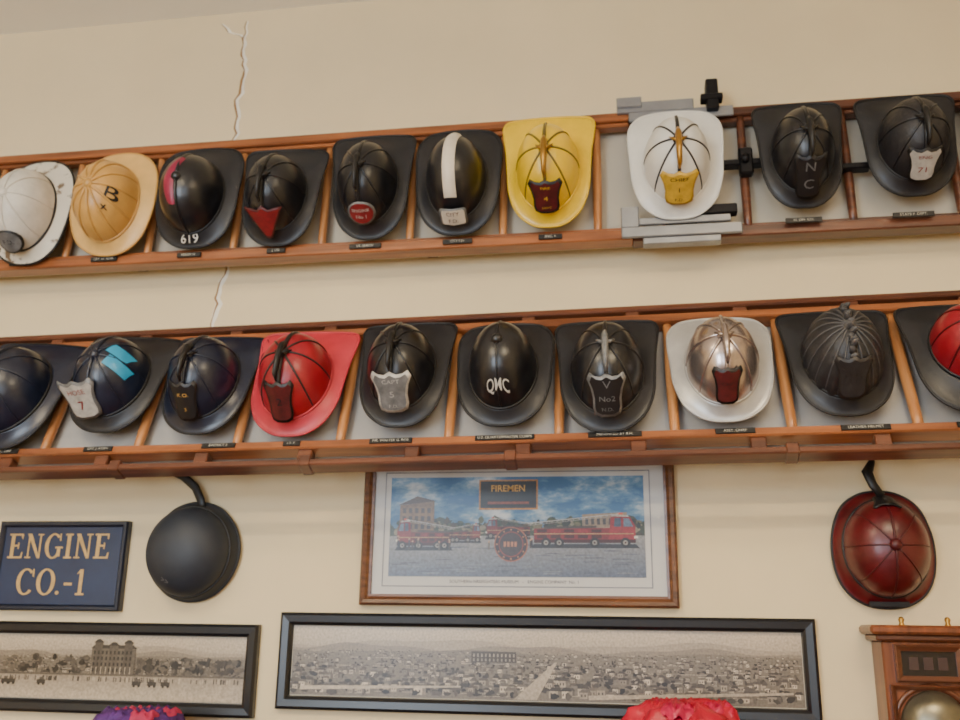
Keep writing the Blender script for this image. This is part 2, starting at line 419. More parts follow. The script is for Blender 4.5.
    if decals:
        b=MB()
        def P(x,y,off=.0022):
            r=math.hypot(x/rx,(y-cy)/ry); nx=(x/rx)/max(r,.01)*min(1,r); ny=((y-cy)/ry)/max(r,.01)*min(1,r)
            if r>=1: nx=ny=0
            return (x+nx*off*1.2,y+ny*off*1.2,dz(x,y)+off)
        for di,dcl in enumerate(decals):
            off=.0022+.0006*di
            k=dcl[0]
            if k=='text':
                _,txt,sz,x,y,mat,ro=dcl; vs,fs=text_geo(txt,sz,.0002); c,sn=math.cos(ro),math.sin(ro)
                b.add([P(x+v.x*c-v.y*sn,y+v.x*sn+v.y*c,off) for v in vs],fs,mat)
            elif k=='patch':
                _,x,y,pw,ph_,mat,ro=dcl; c,sn=math.cos(ro),math.sin(ro); vs=[];fs=[];n=8
                for i in range(n+1):
                    for j in range(n+1):
                        u=(i/n-.5)*pw; v=(j/n-.5)*ph_; vs.append(P(x+u*c-v*sn,y+u*sn+v*c,off))
                for i in range(n):
                    for j in range(n): a=i*(n+1)+j; fs.append((a,a+n+1,a+n+2,a+1))
                b.add(vs,fs,mat,True)
            elif k=='disc':
                _,x,y,pw,ph_,mat=dcl; vs=[P(x,y,off)];fs=[];n=24
                for q in(.5,1):
                    for i in range(n): a=2*math.pi*i/n; vs.append(P(x+math.cos(a)*pw*q,y+math.sin(a)*ph_*q,off))
                for i in range(n): j=(i+1)%n; fs.append((0,1+i,1+j)); fs.append((1+i,1+n+i,1+n+j,1+j))
                b.add(vs,fs,mat,True)
            elif k=='band':
                _,path,bw,mat,th=dcl; vs=[];fs=[]
                pp=catmull([Vector(p) for p in path],6)
                m=len(pp)
                for i,p in enumerate(pp):
                    u=i/(m-1); ww=bw*(.35+.65*math.sin(math.pi*min(1,max(0,u)))**.5) if th else bw
                    for j in range(7):
                        x=p.x+(j/6-.5)*ww; vs.append(P(x,p.y,off+.004*math.sin(math.pi*j/6)))
                for i in range(m-1):
                    for j in range(6): a=i*7+j; fs.append((a,a+1,a+8,a+7))
                b.add(vs,fs,mat,True)
        b.obj('markings',e)
    return e
blk=pbr('helmet_black',(20,20,24),.34,var=.4,scale=14,coat=.3,bump=.1,bscale=26)
blk2=pbr('helmet_black_worn',(36,34,36),.48,var=.4,scale=22,bump=.25,coat=.1)
navy=pbr('helmet_blueblack',(20,27,46),.34,var=.4,scale=10,coat=.3,bump=.1,bscale=26)
blkmat=pbr('helmet_black_brim',(29,29,33),.46,var=.35,scale=12,bump=.1,bscale=26,coat=.1)
wht=pbr('helmet_white',(224,221,212),.36,var=.09,scale=10,coat=.25)
whtw=pbr('helmet_white_cracked',(216,208,190),.5,scale=16,c2=(112,90,66),thr=.43,bump=.25,coat=.1)
whtd=pbr('helmet_white_dome',(212,206,194),.45,scale=12,var=.18,bump=.12,coat=.1)
gld=pbr('helmet_gold',(206,156,80),.38,var=.16,scale=8,coat=.25)
gldb=pbr('helmet_gold_brim',(222,178,104),.42,var=.16,scale=8,coat=.15)
yel=pbr('helmet_yellow',(234,192,10),.34,var=.14,scale=8,coat=.3)
yelr=pbr('helmet_yellow_ridge',(112,94,36),.4)
red=pbr('helmet_red',(154,20,36),.38,var=.28,scale=9,coat=.25,bump=.08,bscale=28)
redb=pbr('helmet_red_brim',(190,48,62),.44,var=.18,scale=8,coat=.15)
dred=pbr('helmet_deep_red',(88,10,18),.38,var=.45,scale=9,coat=.25,bump=.12,bscale=24)
dredr=pbr('helmet_deep_red_ridge',(74,11,17),.45,var=.3)
sil=pbr('helmet_silver_brim',(190,188,184),.36,.4,var=.14,scale=12)
bro=pbr('helmet_chrome_tarnished',(188,174,168),.25,.85,var=.25,scale=16)
slate=pbr('helmet_slate',(42,47,56),.55,var=.2,scale=7,bump=.06,bscale=20)
dk=pbr('dark_trim',(22,20,20),.45); wire=pbr('ridge_dark',(52,48,46),.4,.3); combm=pbr('comb_leather_grey',(78,76,76),.5,var=.3)
ink=pbr('white_lettering',(196,191,180),.5); rdk=pbr('shield_oxblood',(82,20,22),.5,var=.4,scale=40); rbr=pbr('shield_red',(130,28,32),.5,var=.3,scale=40)
wsh=pbr('shield_white',(182,178,170),.55,var=.28,scale=40); ysh=pbr('shield_yellow',(204,162,44),.5,var=.2,scale=40); cyn=pbr('reflective_cyan',(40,150,190),.35)
pnk=pbr('band_crimson',(146,30,64),.4,var=.25); brass=pbr('brass',(176,134,62),.32,.85,var=.2)
creamb=pbr('band_ivory',(218,206,186),.45,var=.12); gry=pbr('shield_grey',(118,118,118),.5,.2,var=.35,scale=40)
bksh=pbr('shield_black',(26,24,26),.45,var=.3)
# upper row
helmet(M1,-1.918,.199,.280,.382,'oval',whtw,whtd,dk,whtd,8,spine=.004,shield=dict(c1=dk,c2=gry,ct=dk,w=.045,shape='oval',ty=.7,text=[('F.D.',.42,.022)]))
helmet(M1,-1.632,.213,.290,.374,'oval',gldb,gld,gld,gld,12,ridge_r=.004,spine=.005,decals=[('text','B',.062,.062,-.045,dk,-.2),('text','x',.03,.045,-.085,dk,0)])
helmet(M1,-1.343,.217,.287,.358,'flare',blkmat,blk,dk,blk,2,decals=[('band',[(.006,.05),(-.016,.01),(-.022,-.04),(-.008,-.10)],.040,pnk,1),('text','619',.040,.0,-.1625,ink,0)])
helmet(M1,-1.064,.201,.271,.341,'leather',blkmat,blk,dk,blk,8,shield=dict(c1=rdk,c2=rbr,ct=dk,w=.060,shape='tri'),holder=dk,rot=-3)
helmet(M1,-.773,.219,.266,.362,'leather',blkmat,blk,dk,blk,8,shield=dict(c1=gry,c2=rbr,ct=ink,w=.042,shape='oval',hs=.92,text=[('ENGINE',.50,.015),('No 1',.34,.017)]),holder=dk)
helmet(M1,-.499,.218,.270,.363,'flare',blkmat,blk,dk,None,0,H=.14,decals=[('band',[(.008,.085),(.002,.03),(0,-.03),(0,-.08),(0,-.122)],.036,creamb,0),('disc',.010,.090,.012,.014,rbr)],shield=dict(c1=gry,c2=creamb,ct=rdk,w=.040,shape='rect',ty=.98,tz=.5,by=1.2,text=[('CITY',.66,.018),('F.D.',.32,.018)]))
helmet(M1,-.223,.235,.277,.377,'leather',yel,yel,yel,yelr,8,shield=dict(c1=dk,c2=rdk,ct=ysh,w=.050,hs=.74,text=[('FIRE',.76,.016),('4',.45,.026),('DEPT',.17,.012)]),holder=brass)
helmet(M1,.153,.232,.279,.362,'flare',wht,wht,wht,wire,8,shield=dict(c1=ysh,c2=ysh,ct=dk,w=.054,hs=.74,text=[('CHIEF',.76,.020),('1',.45,.026),('F.D.',.16,.016)]),holder=brass)
helmet(M1,.505,.238,.250,.345,'leather',blkmat,blk,dk,blk,8,shield=dict(c1=bksh,c2=bksh,ct=gry,w=.045,text=[('N',.72,.040),('C',.34,.042)]),holder=dk)
helmet(M1,.804,.248,.270,.327,'leather',blkmat,blk2,dk,blk,8,shield=dict(c1=dk,c2=wsh,ct=rbr,w=.047,hs=.76,text=[('ENG',.72,.018),('71',.36,.030)]),holder=dk)
helmet(M1,1.10,.24,.27,.34,'leather',blkmat,blk,dk,blk,8,holder=dk)
helmet(M1,-2.21,.21,.28,.35,'oval',blkmat,blk,dk,blk,8)
# lower row
helmet(M2,-1.825,.266,.330,.390,'leather',navy,navy,dk,navy,8,rot=-6,holder=dk)
helmet(M2,-1.505,.294,.305,.350,'leather',blkmat,navy,dk,navy,8,rot=-5,shield=dict(c1=gry,c2=wsh,ct=rbr,w=.064,hs=.92,x=-.026,by=1.15,ty=.72,rot=.18,text=[('HOSE',.70,.024),('7',.36,.042)]),decals=[('patch',.058,.006,.055,.034,cyn,-.35),('patch',.062,-.036,.055,.034,cyn,-.35)])
helmet(M2,-1.215,.279,.290,.352,'leather',navy,navy,dk,navy,8,rot=-3,holder=dk,shield=dict(c1=bksh,c2=bksh,ct=gold,w=.042,hs=.85,text=[('K.O.',.66,.018),('3',.3,.018)]))
helmet(M2,-.937,.272,.300,.370,'leather',redb,red,redb,wire,8,spine=.006,shield=dict(c1=dk,c2=rdk,ct=dk,w=.043,hs=.85,text=[('2',.5,.036)]),holder=dk,rot=-2)
helmet(M2,-.630,.290,.278,.367,'leather',blkmat,blk,dk,blk,8,shield=dict(c1=wsh,c2=gry,ct=wsh,w=.056,hs=.82,text=[('CAPT',.76,.020),('5',.45,.030),('F.D.',.16,.016)]),holder=dk)
helmet(M2,-.342,.277,.275,.355,'flare',blkmat,blk,dk,blk,2,ridge_r=.0016,spine=.0026,H=.142,bulge=0,shield=None,decals=[('text','QMC',.026,0,-.124,ink,0)])
helmet(M2,-.058,.259,.286,.377,'leather',blkmat,blk,dk,wire,8,shield=dict(c1=gry,c2=bksh,ct=gry,w=.050,hs=.84,text=[('V',.74,.036),('No2',.42,.024),('N.D.',.18,.016)]),holder=gry)
helmet(M2,.245,.265,.278,.348,'flare',sil,bro,sil,bro,8,ridge_r=.004,shield=dict(c1=dk,c2=rdk,ct=dk,w=.038,hs=.72,text=[('CHF',.55,.016)]),holder=bro)
helmet(M2,.550,.271,.287,.346,'leather',blkmat,blk2,dk,combm,20,ridge_r=.0026,H=.14,bulge=.05,ornament=1,shield=dict(c1=wire,c2=blk2,ct=wire,w=.046,hs=.8,text=[('OLD',.6,.02)]))
helmet(M2,.862,.272,.29,.35,'leather',blkmat,red,dk,dred,8,dx=.30,dy=.30,cyf=.01,H=.12,shield=dict(c1=dk,c2=rdk,ct=ink,w=.040,hs=.8,text=[('3',.5,.03)]),holder=dk)
helmet(M2,1.18,.27,.29,.35,'leather',blkmat,blk,dk,blk,8,holder=dk)
helmet(M2,-2.16,.27,.30,.36,'leather',blkmat,blk,dk,blk,8,holder=dk)

# helmets hung on the wall
MW=frame_matrix(Vector((0,0,0)),Vector((1,0,0)),Vector((0,0,1)))
h1=helmet(MW,-1.301,1.812,.285,.290,'round',slate,slate,dk,None,0,bulge=0,H=.10,dx=.445,dy=.45,cyf=-.01,base=.012,curl=.0,decals=[('text','>>',.022,-.03,-.09,gry,-.5)])
b=MB(); b.tube([(-.13,.245,-.008),(-.10,.243,.012),(-.055,.225,.014),(-.01,.19,.016),(.012,.15,.016),(.02,.12,.02)],[.011,.012,.013,.013,.013,.012],dk,10,flat=.35,up=(0,0,1)); b.cyl((-.125,.245,-.012),(-.125,.245,.026),.007,iron); b.obj('hanging_strap',h1)
h2=helmet(MW,.651,1.822,.258,.305,'oval',dred,dred,dk,dredr,8,ridge_r=.002,spine=.003,H=.105,dx=.41,dy=.41,cyf=.0,base=.012,curl=.0,rot=180,shield=dict(c1=dk,c2=bksh,ct=gry,w=.036,hs=.8,ty=.80,by=1.12,tz=.8,text=[('5',.5,.02)]))
b=MB(); Mr2=Matrix.Rotation(math.radians(180),4,'Z')
b.tube([Mr2@Vector(v) for v in [(.0,.262,-.008),(-.012,.23,.03),(-.03,.20,.045),(-.02,.165,.05),(.0,.135,.05)]],[.007,.009,.015,.012,.010],dk,10,flat=.5,up=(0,0,1)); b.tube([Mr2@Vector(v) for v in [(.0,.255,-.01),(.01,.26,.03),(.03,.285,.035)]],.006,iron,8)
b.box(-.05,.05,.136,.150,.012,.018,plate,.001); b.obj('hanging_strap',h2)

# ------------------------------------------------------------------ framed things
def rect_frame(bm,x0,x1,z0,z1,prof,mat):
    vs=[];fs=[];n=len(prof)
    for off,dp in prof:
        for (x,z) in ((x0+off,z0+off),(x1-off,z0+off),(x1-off,z1-off),(x0+off,z1-off)): vs.append((x,-dp,z))
    for i in range(n-1):
        for k in range(4):
            k2=(k+1)%4; fs.append((i*4+k,i*4+k2,i*4+4+k2,i*4+4+k))
    bm.add(vs,fs,mat)
class Paint:
    def __init__(s,x0,z1,sx,sz,y): s.v=[];s.f=[];s.c=[];s.x0=x0;s.z1=z1;s.sx=sx;s.sz=sz;s.y=y;s.k=0
    def poly(s,pts,c,layer=None):
        s.k+=1; o=len(s.v); L=lin(c); yy=s.y-s.k*s.dk
        for (u,v) in pts: s.v.append((s.x0+u*s.sx,yy,s.z1-v*s.sz)); s.c.append(L)
        s.f.append(tuple(range(o,o+len(pts))))
    dk=2e-6
    def rect(s,u0,v0,u1,v1,c): s.poly([(u0,v0),(u1,v0),(u1,v1),(u0,v1)],c)
    def disc(s,u,v,r,c,ry=None,n=16,jit=0):
        s.poly([(u+r*(1+random.uniform(-jit,jit))*math.cos(2*math.pi*i/n),v+(ry or r)*(1+random.uniform(-jit,jit))*math.sin(2*math.pi*i/n)) for i in range(n)],c)
    def obj(s,name,parent,mat):
        me=bpy.data.meshes.new(name); me.from_pydata(s.v,[],s.f)
        at=me.color_attributes.new('Col','FLOAT_COLOR','POINT')
        for i,c in enumerate(s.c): at.data[i].color=c
        me.materials.append(mat); me.update()
        o=bpy.data.objects.new(name,me); COL.objects.link(o); o.parent=parent; return o
e=empty('framed_fire_engine_print')
fw=wood('picture_frame_walnut',(122,76,46),(78,46,28),.35,'X',5)
b=MB(); rect_frame(b,-.783,.114,1.663,2.092,[(0,.0),(0,.022),(.006,.028),(.016,.024),(.024,.017),(.031,.016),(.031,.006)],fw); b.obj('frame',e)
b=MB(); b.box(-.76,.09,-.008,-.002,1.685,2.07,pbr('mat_board',(200,198,194),.5,var=.02)); b.obj('mat_board',e)
b=MB(); rect_frame(b,-.722,.046,1.715,2.043,[(0,.0085),(.003,.0085)],pbr('mat_line',(120,124,132),.5)); b.obj('mat_line',e)
b=MB(); b.add([(-.704,-.0084,1.748),(.028,-.0084,1.748),(.028,-.0084,2.027),(-.704,-.0084,2.027)],[(0,1,2,3)],sky_paint()); b.obj('print_sky',e)
Pn=Paint(-.704,2.027,.732/257,.279/97,-.0085); Pn.dk=3e-6
random.seed(5)
pts=[(257*k/50,46+5*math.sin(k*.5)+2.5*math.sin(k*1.7)+random.uniform(-1.2,1.2)) for k in range(51)]
for k in range(50): Pn.poly([pts[k],pts[k+1],(pts[k+1][0],66),(pts[k][0],66)],(58,66,52))
for i in range(230):
    cx=random.uniform(5,252); Pn.disc(cx,random.uniform(43,58),random.uniform(1.5,5),random.choice([(46,58,42),(70,78,52),(104,98,70),(62,54,42),(130,120,96),(40,46,44)]),random.uniform(1.2,4),9,.35)
Pn.poly([(10,28),(46,24),(46,58),(10,60)],(112,88,66)); Pn.poly([(8,28),(28,19),(48,24)],(74,56,46))
for r_ in range(3):
    for q in range(5): Pn.rect(13+q*6.4,31+r_*8,16.5+q*6.4,36+r_*8,(50,46,48))
Pn.poly([(196,38),(240,36),(240,58),(196,58)],(140,120,98)); 
for q in range(7): Pn.rect(199+q*5.8,42,202+q*5.8,48,(66,64,66))
for i in range(20):
    v0=59+i*1.95; k=i/19; Pn.poly([(0,v0),(257,v0-.5),(257,v0+2.4),(0,v0+2.4)],(136-50*k,134-40*k,132-20*k))
for i in range(70):
    uu=random.uniform(0,235); vv=random.uniform(66,95); Pn.poly([(uu,vv),(uu+random.uniform(8,20),vv-.3),(uu+20,vv+.6),(uu,vv+.7)],random.choice([(84,92,108),(112,116,124),(70,76,92)]))
def truck(u,v,L,H,flip=False,c=(138,24,28)):
    c2=tuple(min(255,int(x*1.15)+4) for x in c); c3=tuple(int(x*.5) for x in c)
    g=lambda x:(u+ (L-x*L if flip else x*L)); y=lambda t:v-t*H
    P=lambda pts,cc: Pn.poly([(g(a),y(t)) for a,t in pts],cc)
    P([(0,-.10),(1,-.10),(1.04,-.24),(-.03,-.24)],(38,40,48))
    P([(0,-.06),(1,-.06),(1,.12),(0,.12)],c3)
    P([(0,.06),(1,.06),(1,.42),(.78,.46),(.0,.44)],c); P([(.74,.06),(1.0,.06),(1.0,.5),(.95,.84),(.76,.88)],c2)
    P([(.79,.5),(.86,.5),(.86,.8),(.80,.8)],(66,80,98)); P([(.885,.5),(.98,.5),(.94,.78),(.885,.8)],(98,116,134))
    P([(.77,.86),(.94,.84),(.93,.89),(.78,.92)],(186,180,170)); P([(.83,.92),(.88,.92),(.88,.98),(.83,.98)],(206,80,50))
    P([(0,.24),(.98,.24),(.98,.27),(0,.27)],(170,140,90))
    for k in range(5): P([(.03+k*.135,.10),(.13+k*.135,.10),(.13+k*.135,.22),(.03+k*.135,.22)],c3); P([(.03+k*.135,.30),(.13+k*.135,.30),(.13+k*.135,.41),(.03+k*.135,.41)],c2 if k%2 else c3)
    P([(.1,.42),(.62,.46),(.62,.54),(.1,.5)],(66,56,50))
    P([(-.06,.60),(.84,.93),(.84,.955),(-.06,.635)],(176,172,166)); P([(-.06,.54),(.84,.87),(.84,.89),(-.06,.56)],(140,138,132))
    for i in range(16): P([(-.04+i*.054,.55+i*.0198),(-.032+i*.054,.55+i*.0198),(-.032+i*.054,.64+i*.0198),(-.04+i*.054,.64+i*.0198)],(156,152,146))
    for wx in (.12,.25,.60,.90): Pn.disc(g(wx),y(-.05),H*.17,(22,22,25)); Pn.disc(g(wx),y(-.05),H*.085,(140,134,126)); Pn.disc(g(wx),y(-.05),H*.035,c3)
    P([(.985,.10),(1.02,.10),(1.02,.18),(.985,.18)],(210,206,190))
truck(100,58,44,18,True,(88,28,28)); truck(148,64,100,28,False,(116,24,28)); truck(8,67,56,26,True,(98,26,28)); truck(62,62,32,16,False,(92,30,28))
for i in range(22):
    uu=random.choice([random.uniform(8,66),random.uniform(96,146)]); vv=random.uniform(60,66); Pn.rect(uu,vv,uu+1.6,vv+7,random.choice([(36,36,50),(60,50,46),(90,84,76)])); Pn.disc(uu+.8,vv-.8,1.0,(176,138,110),None,8)
Pn.disc(125,67,17,(150,84,56),17,32); Pn.disc(125,67,16,(40,34,40),16,32); Pn.disc(125,67,12.5,(130,52,42),12.5,32); Pn.disc(125,67,11.6,(52,42,46),11.6,32)
for dx_ in (-6,-2.4,1.2,4.8): Pn.rect(123.6+dx_,64.5,126.0+dx_,69.5,(170,110,76))
for k in range(12):
    a=k*math.pi/6; Pn.disc(125+14.2*math.cos(a),67+14.2*math.sin(a),.9,(160,110,74),None,8)
Pn.rect(92,3,152,33,(172,116,44)); Pn.rect(93.5,4.5,150.5,31.5,(20,20,24)); Pn.rect(101,25,143,27.5,(130,60,40))
Pn.obj('print',e,attr_mat('painted_print',.34,.28,120))
b=MB()
vs,fs=text_geo('SOUTHERN FIREFIGHTERS MUSEUM   -   ENGINE COMPANY  No. 1',.0125); b.add([(v.x-.34,-.0088,1.730+v.y) for v in vs],fs,pbr('caption_ink',(70,70,76),.6))
vs,fs=text_geo('FIREMEN',.026,.0004); b.add([(v.x-.357,-.0125,1.992+v.y) for v in vs],fs,gold); b.obj('caption',e)

def pano(name,x0,x1,z0,z1,seed,mansion=False):
    random.seed(seed)
    e=empty(name); fm=pbr('black_frame_lacquer',(20,20,24),.35,coat=.2)
    b=MB(); rect_frame(b,x0,x1,z0,z1,[(0,0),(0,.02),(.008,.026),(.026,.024),(.034,.018),(.036,.006)],fm); b.obj('frame',e)
    a0,a1,c0,c1=x0+.034,x1-.034,z0+.034,z1-.034
    b=MB(); b.box(a0-.01,a1+.01,-.006,-.002,c0-.01,c1+.01,pbr('pano_mount',(190,182,164),.5,var=.03)); b.obj('mount',e)
    a0+=.004;a1-=.004;c0+=.004;c1-=.004
    W_=1000.0*(a1-a0)/1.39; P=Paint(a0,c1,(a1-a0)/W_,(c1-c0)/130,-.0065); P.dk=8e-7
    sep=lambda k:(min(255,k*1.03+6),k*.96+2,k*.84)
    P.rect(0,0,W_,130,sep(126))
    for i in range(12): P.rect(0,i*3.2,W_,i*3.2+3.4,sep(180-i*1.6))
    def prof(y,amp,f,ph,c):
        pts=[(0,130)]+[(W_*k/60,y+amp*math.sin(f*k/60*6.28+ph)+amp*.5*math.sin(f*2.3*k/60*6.28)) for k in range(61)]+[(W_,130)]
        for k in range(1,61): P.poly([pts[k],pts[k+1],(pts[k+1][0],130),(pts[k][0],130)],c)
    prof(28,6,2,1,sep(150)); prof(36,5,3,2,sep(126)); prof(44,3,2,.3,sep(110))
    for row in range(22):
        v=46+row*3.9; sc=.45+row*.085
        for k in range(int(80*W_/1000/(.6+sc*.45))+6):
            u=random.uniform(4,W_-6); ww=random.uniform(5,12)*sc; hh=random.uniform(3.5,7)*sc
            if v>124 or u+ww>W_-2: continue
            kind=random.random(); dens=.5+.5*math.sin(u*.013+row*.6)
            if kind<.20+.14*dens:
                k0=random.uniform(120,195); P.rect(u,v-hh,u+ww,v,sep(k0)); P.poly([(u-1,v-hh),(u+ww+1,v-hh),(u+ww*.8,v-hh*1.55),(u+ww*.2,v-hh*1.55)],sep(random.uniform(50,105)))
                P.rect(u+ww*.7,v-hh,u+ww,v,sep(k0*.66))
                for q in range(2): P.rect(u+ww*(.12+.3*q),v-hh*.7,u+ww*(.24+.3*q),v-hh*.3,sep(60))
            elif kind<.94: P.disc(u,v-hh*.3,ww*random.uniform(.2,.6),sep(random.uniform(30,90)),hh*random.uniform(.25,.55),8,.4)
            else: P.rect(u,v-.8,min(W_-2,u+ww*2.5),v,sep(176))
    if not mansion:
        u=W_*.37
        P.rect(u,42,u+90,62,sep(62)); 
        for q in range(11): P.rect(u+4+q*8,46,u+7+q*8,52,sep(140)); P.rect(u+4+q*8,55,u+7+q*8,60,sep(130))
        P.poly([(W_*.455,128),(W_*.535,60),(W_*.54,60),(W_*.50,128)],sep(160))
        P.poly([(W_*.02,112),(W_*.35,106),(W_*.35,109),(W_*.02,120)],sep(172)); P.poly([(W_*.60,118),(W_*.98,104),(W_*.98,108),(W_*.60,126)],sep(160))
    else:
        for k in range(190):
            uu=random.choice([random.uniform(4,W_-350),random.uniform(W_-240,W_-10)]); P.disc(uu,random.uniform(46,74),random.uniform(3,10),sep(random.uniform(36,100)),random.uniform(3,8),10,.35)
        o=W_-345
        for (oo,wd_,tp,k0) in ((o,100,26,92),(o+6,18,14,76),(o+74,18,15,76),(o+40,20,20,84)):
            P.rect(oo,tp,oo+wd_,80,sep(k0)); P.poly([(oo-3,tp),(oo+wd_+3,tp),(oo+wd_-6,tp-7),(oo+6,tp-7)],sep(50))
        for r in range(4):
            for q in range(10): P.rect(o+5+q*9.2,31+r*12,o+9+q*9.2,38+r*12,sep(38))
        for q in range(9): P.rect(o+2+q*11,64,o+4+q*11,80,sep(160))
        for i in range(14): P.rect(0,80+i*3.5,W_,84+i*3.5,sep(142+i*2.5))
        P.rect(0,78,W_,82,sep(86))
        for k in range(190):
            uu=random.uniform(3,W_-5); P.rect(uu,84+random.uniform(-2,2),uu+2.2,94,sep(random.choice([40,70,170]))); P.disc(uu+1.1,83,1.4,sep(130))
        for k in range(9):
            uu=random.uniform(5,W_-40); P.rect(uu,92,uu+20,100,sep(54)); P.disc(uu+5,101,2.8,sep(30)); P.disc(uu+16,101,2.8,sep(30)); P.rect(uu+6,87,uu+15,92,sep(80))
    P.obj('photograph',e,attr_mat('sepia_photo',.32,.24,160)); return e
pano('framed_panorama_photo',-1.013,.462,1.378,1.640,3)
pano('framed_panorama_photo',-2.60,-1.078,1.350,1.604,11,True)

e=empty('engine_company_sign')
b=MB(); nv=pbr('sign_navy',(26,44,78),.4,var=.2,scale=9,coat=.2); nvd=pbr('sign_navy_edge',(16,24,44),.4,coat=.2)
x0,x1,z0,z1=-1.945,-1.518,1.636,1.902
rect_frame(b,x0,x1,z0,z1,[(0,0),(0,.022),(.004,.028),(.012,.028),(.018,.022),(.018,.018)],nvd); b.box(x0+.01,x1-.01,-.019,-.002,z0+.01,z1-.01,nv); b.obj('board',e)
G=MB(); gl=pbr('gold_leaf',(200,166,104),.45,.1,var=.15,scale=40)
def quad(X,Z,S,pts): G.add([(X+a*S,-.0205-len(G.f)*3e-6,Z+c*S) for a,c in pts],[tuple(range(len(pts)))],gl)
def hb(X,Z,S,a0,a1,c,t=.075): quad(X,Z,S,[(a0,c-t/2),(a1,c-t/2),(a1,c+t/2),(a0,c+t/2)])
def vb(X,Z,S,a,c0,c1,t=.17): quad(X,Z,S,[(a-t/2,c0),(a+t/2,c0),(a+t/2,c1),(a-t/2,c1)])
def ring(X,Z,S,cx,a,bb,t,a0,a1,n=28):
    for i in range(n):
        q0=math.radians(a0+(a1-a0)*i/n); q1=math.radians(a0+(a1-a0)*(i+1)/n)
        f=lambda q,ra,rb:(cx+ra*math.cos(q),.5+rb*math.sin(q))
        quad(X,Z,S,[f(q0,a,bb),f(q1,a,bb),f(q1,a-t,bb-.07),f(q0,a-t,bb-.07)])
def glyph(ch,X,Z,S):
    if ch=='E':
        vb(X,Z,S,.2,0,1); hb(X,Z,S,.02,.66,.035); hb(X,Z,S,.02,.62,.965); hb(X,Z,S,.2,.5,.51)
        quad(X,Z,S,[(.6,0),(.70,0),(.72,.25),(.66,.25)]); quad(X,Z,S,[(.56,1),(.67,1),(.66,.78),(.61,.78)]); vb(X,Z,S,.48,.38,.64,.06)
    if ch=='N':
        vb(X,Z,S,.17,0,1,.08); vb(X,Z,S,.70,0,1,.08); quad(X,Z,S,[(.06,1),(.26,1),(.74,.0),(.62,.0)]); hb(X,Z,S,.03,.31,.035,.06); hb(X,Z,S,.56,.84,.965,.06)
    if ch=='I': vb(X,Z,S,.2,0,1); hb(X,Z,S,.02,.38,.035); hb(X,Z,S,.02,.38,.965)
    if ch=='G': ring(X,Z,S,.42,.4,.52,.17,45,330); vb(X,Z,S,.68,.08,.44,.15); hb(X,Z,S,.5,.86,.44,.07); quad(X,Z,S,[(.68,1),(.74,1),(.75,.7),(.68,.72)])
    if ch=='C': ring(X,Z,S,.42,.4,.52,.17,45,318); quad(X,Z,S,[(.68,1),(.74,1),(.75,.68),(.68,.72)])
    if ch=='O': ring(X,Z,S,.42,.4,.52,.17,0,360,36)
    if ch=='.': quad(X,Z,S,[(.05+.08*math.cos(k*.785),.08+.08*math.sin(k*.785)) for k in range(8)])
    if ch=='-': hb(X,Z,S,0,.34,.42,.1)
    if ch=='1': vb(X,Z,S,.2,0,1,.15); hb(X,Z,S,.02,.38,.035); quad(X,Z,S,[(.0,.80),(.13,.86),(.22,1.0),(.14,1.0)])
def word(w_,X0,X1,Z,S):
    x=0; xs=[]
    for ch in w_: xs.append(x); x+= {'E':.80,'N':.92,'I':.46,'G':.92,'C':.86,'O':.9,'.':.30,'-':.5,'1':.45,' ':.2}[ch]
    k=(X1-X0)/x
    for ch,xx in zip(w_,xs):
        i0=len(G.v)
        if ch!=' ':
            glyph(ch,0,Z,S)
            for i in range(i0,len(G.v)): v=G.v[i]; G.v[i]=(X0+xx*k+v[0]*k/S,v[1],v[2])
word('ENGINE',-1.911,-1.568,1.790,.074)
word('CO.-1',-1.868,-1.634,1.682,.076)
G.obj('lettering',e)

# fire alarm gong case
e=empty('fire_alarm_gong_case')
cw=wood('gong_case_oak',(140,78,44),(96,50,28),.35,'Z',4); cwd=wood('gong_case_oak_dark',(110,60,36),(74,40,24),.35,'X',4)
b=MB()
b.box(.602,.816,-.11,-.0,1.12,1.588,cw,.004); b.box(.588,.830,-.122,0,1.588,1.604,cwd,.004); b.box(.574,.846,-.135,0,1.604,1.626,cw,.006)
b.box(.590,.828,-.12,0,1.10,1.125,cwd,.004)
b.obj('case',e)
def fr(nm,x0,x1,z0,z1,wd,mat):
    bm=MB(); 
    pr=[(0,.0),(0,.012),(wd*.3,.016),(wd,.008),(wd,0)]
    rect_frame(bm,x0,x1,z0,z1,[(a,d+.11) for a,d in pr],mat); bm.obj(nm,e)
fr('window_moulding',.628,.788,1.490,1.580,.016,cwd); fr('door_moulding',.612,.806,1.14,1.485,.012,cwd)
b=MB(); b.box(.64,.776,-.113,-.109,1.502,1.568,pbr('indicator_glass',(34,30,30),.2,coat=.3)); 
for q in range(3): b.box(.662+q*.034,.684+q*.034,-.1145,-.1125,1.52,1.55,pbr('indicator_flap',(64,44,38),.4))
b.obj('indicator_window',e)
b=MB(); Mr=Matrix.Rotation(math.radians(90),4,'X')
b.lathe([(0,.05),(.02,.049),(.045,.042),(.064,.028),(.074,.010),(.078,.004),(.074,.0)],(.706,-.115,1.395),pbr('gong_metal',(128,122,104),.35,.8,var=.2),48,Mr)
b.lathe([(0,.066),(.009,.064),(.012,.056),(.012,.048)],(.706,-.115,1.395),brass,16,Mr)
b.lathe([(.080,.0),(.084,.006),(.09,.006),(.094,.0)],(.706,-.111,1.395),cwd,48,Mr)
b.obj('gong',e)
b=MB(); b.tube([(.706,-.12,1.29),(.706,-.135,1.27),(.706,-.13,1.20)],[.005,.006,.012],brass,8); b.obj('striker',e)
b=MB(); fn=[(0,.022),(.005,.02),(.008,.014),(.005,.007),(.008,0)]
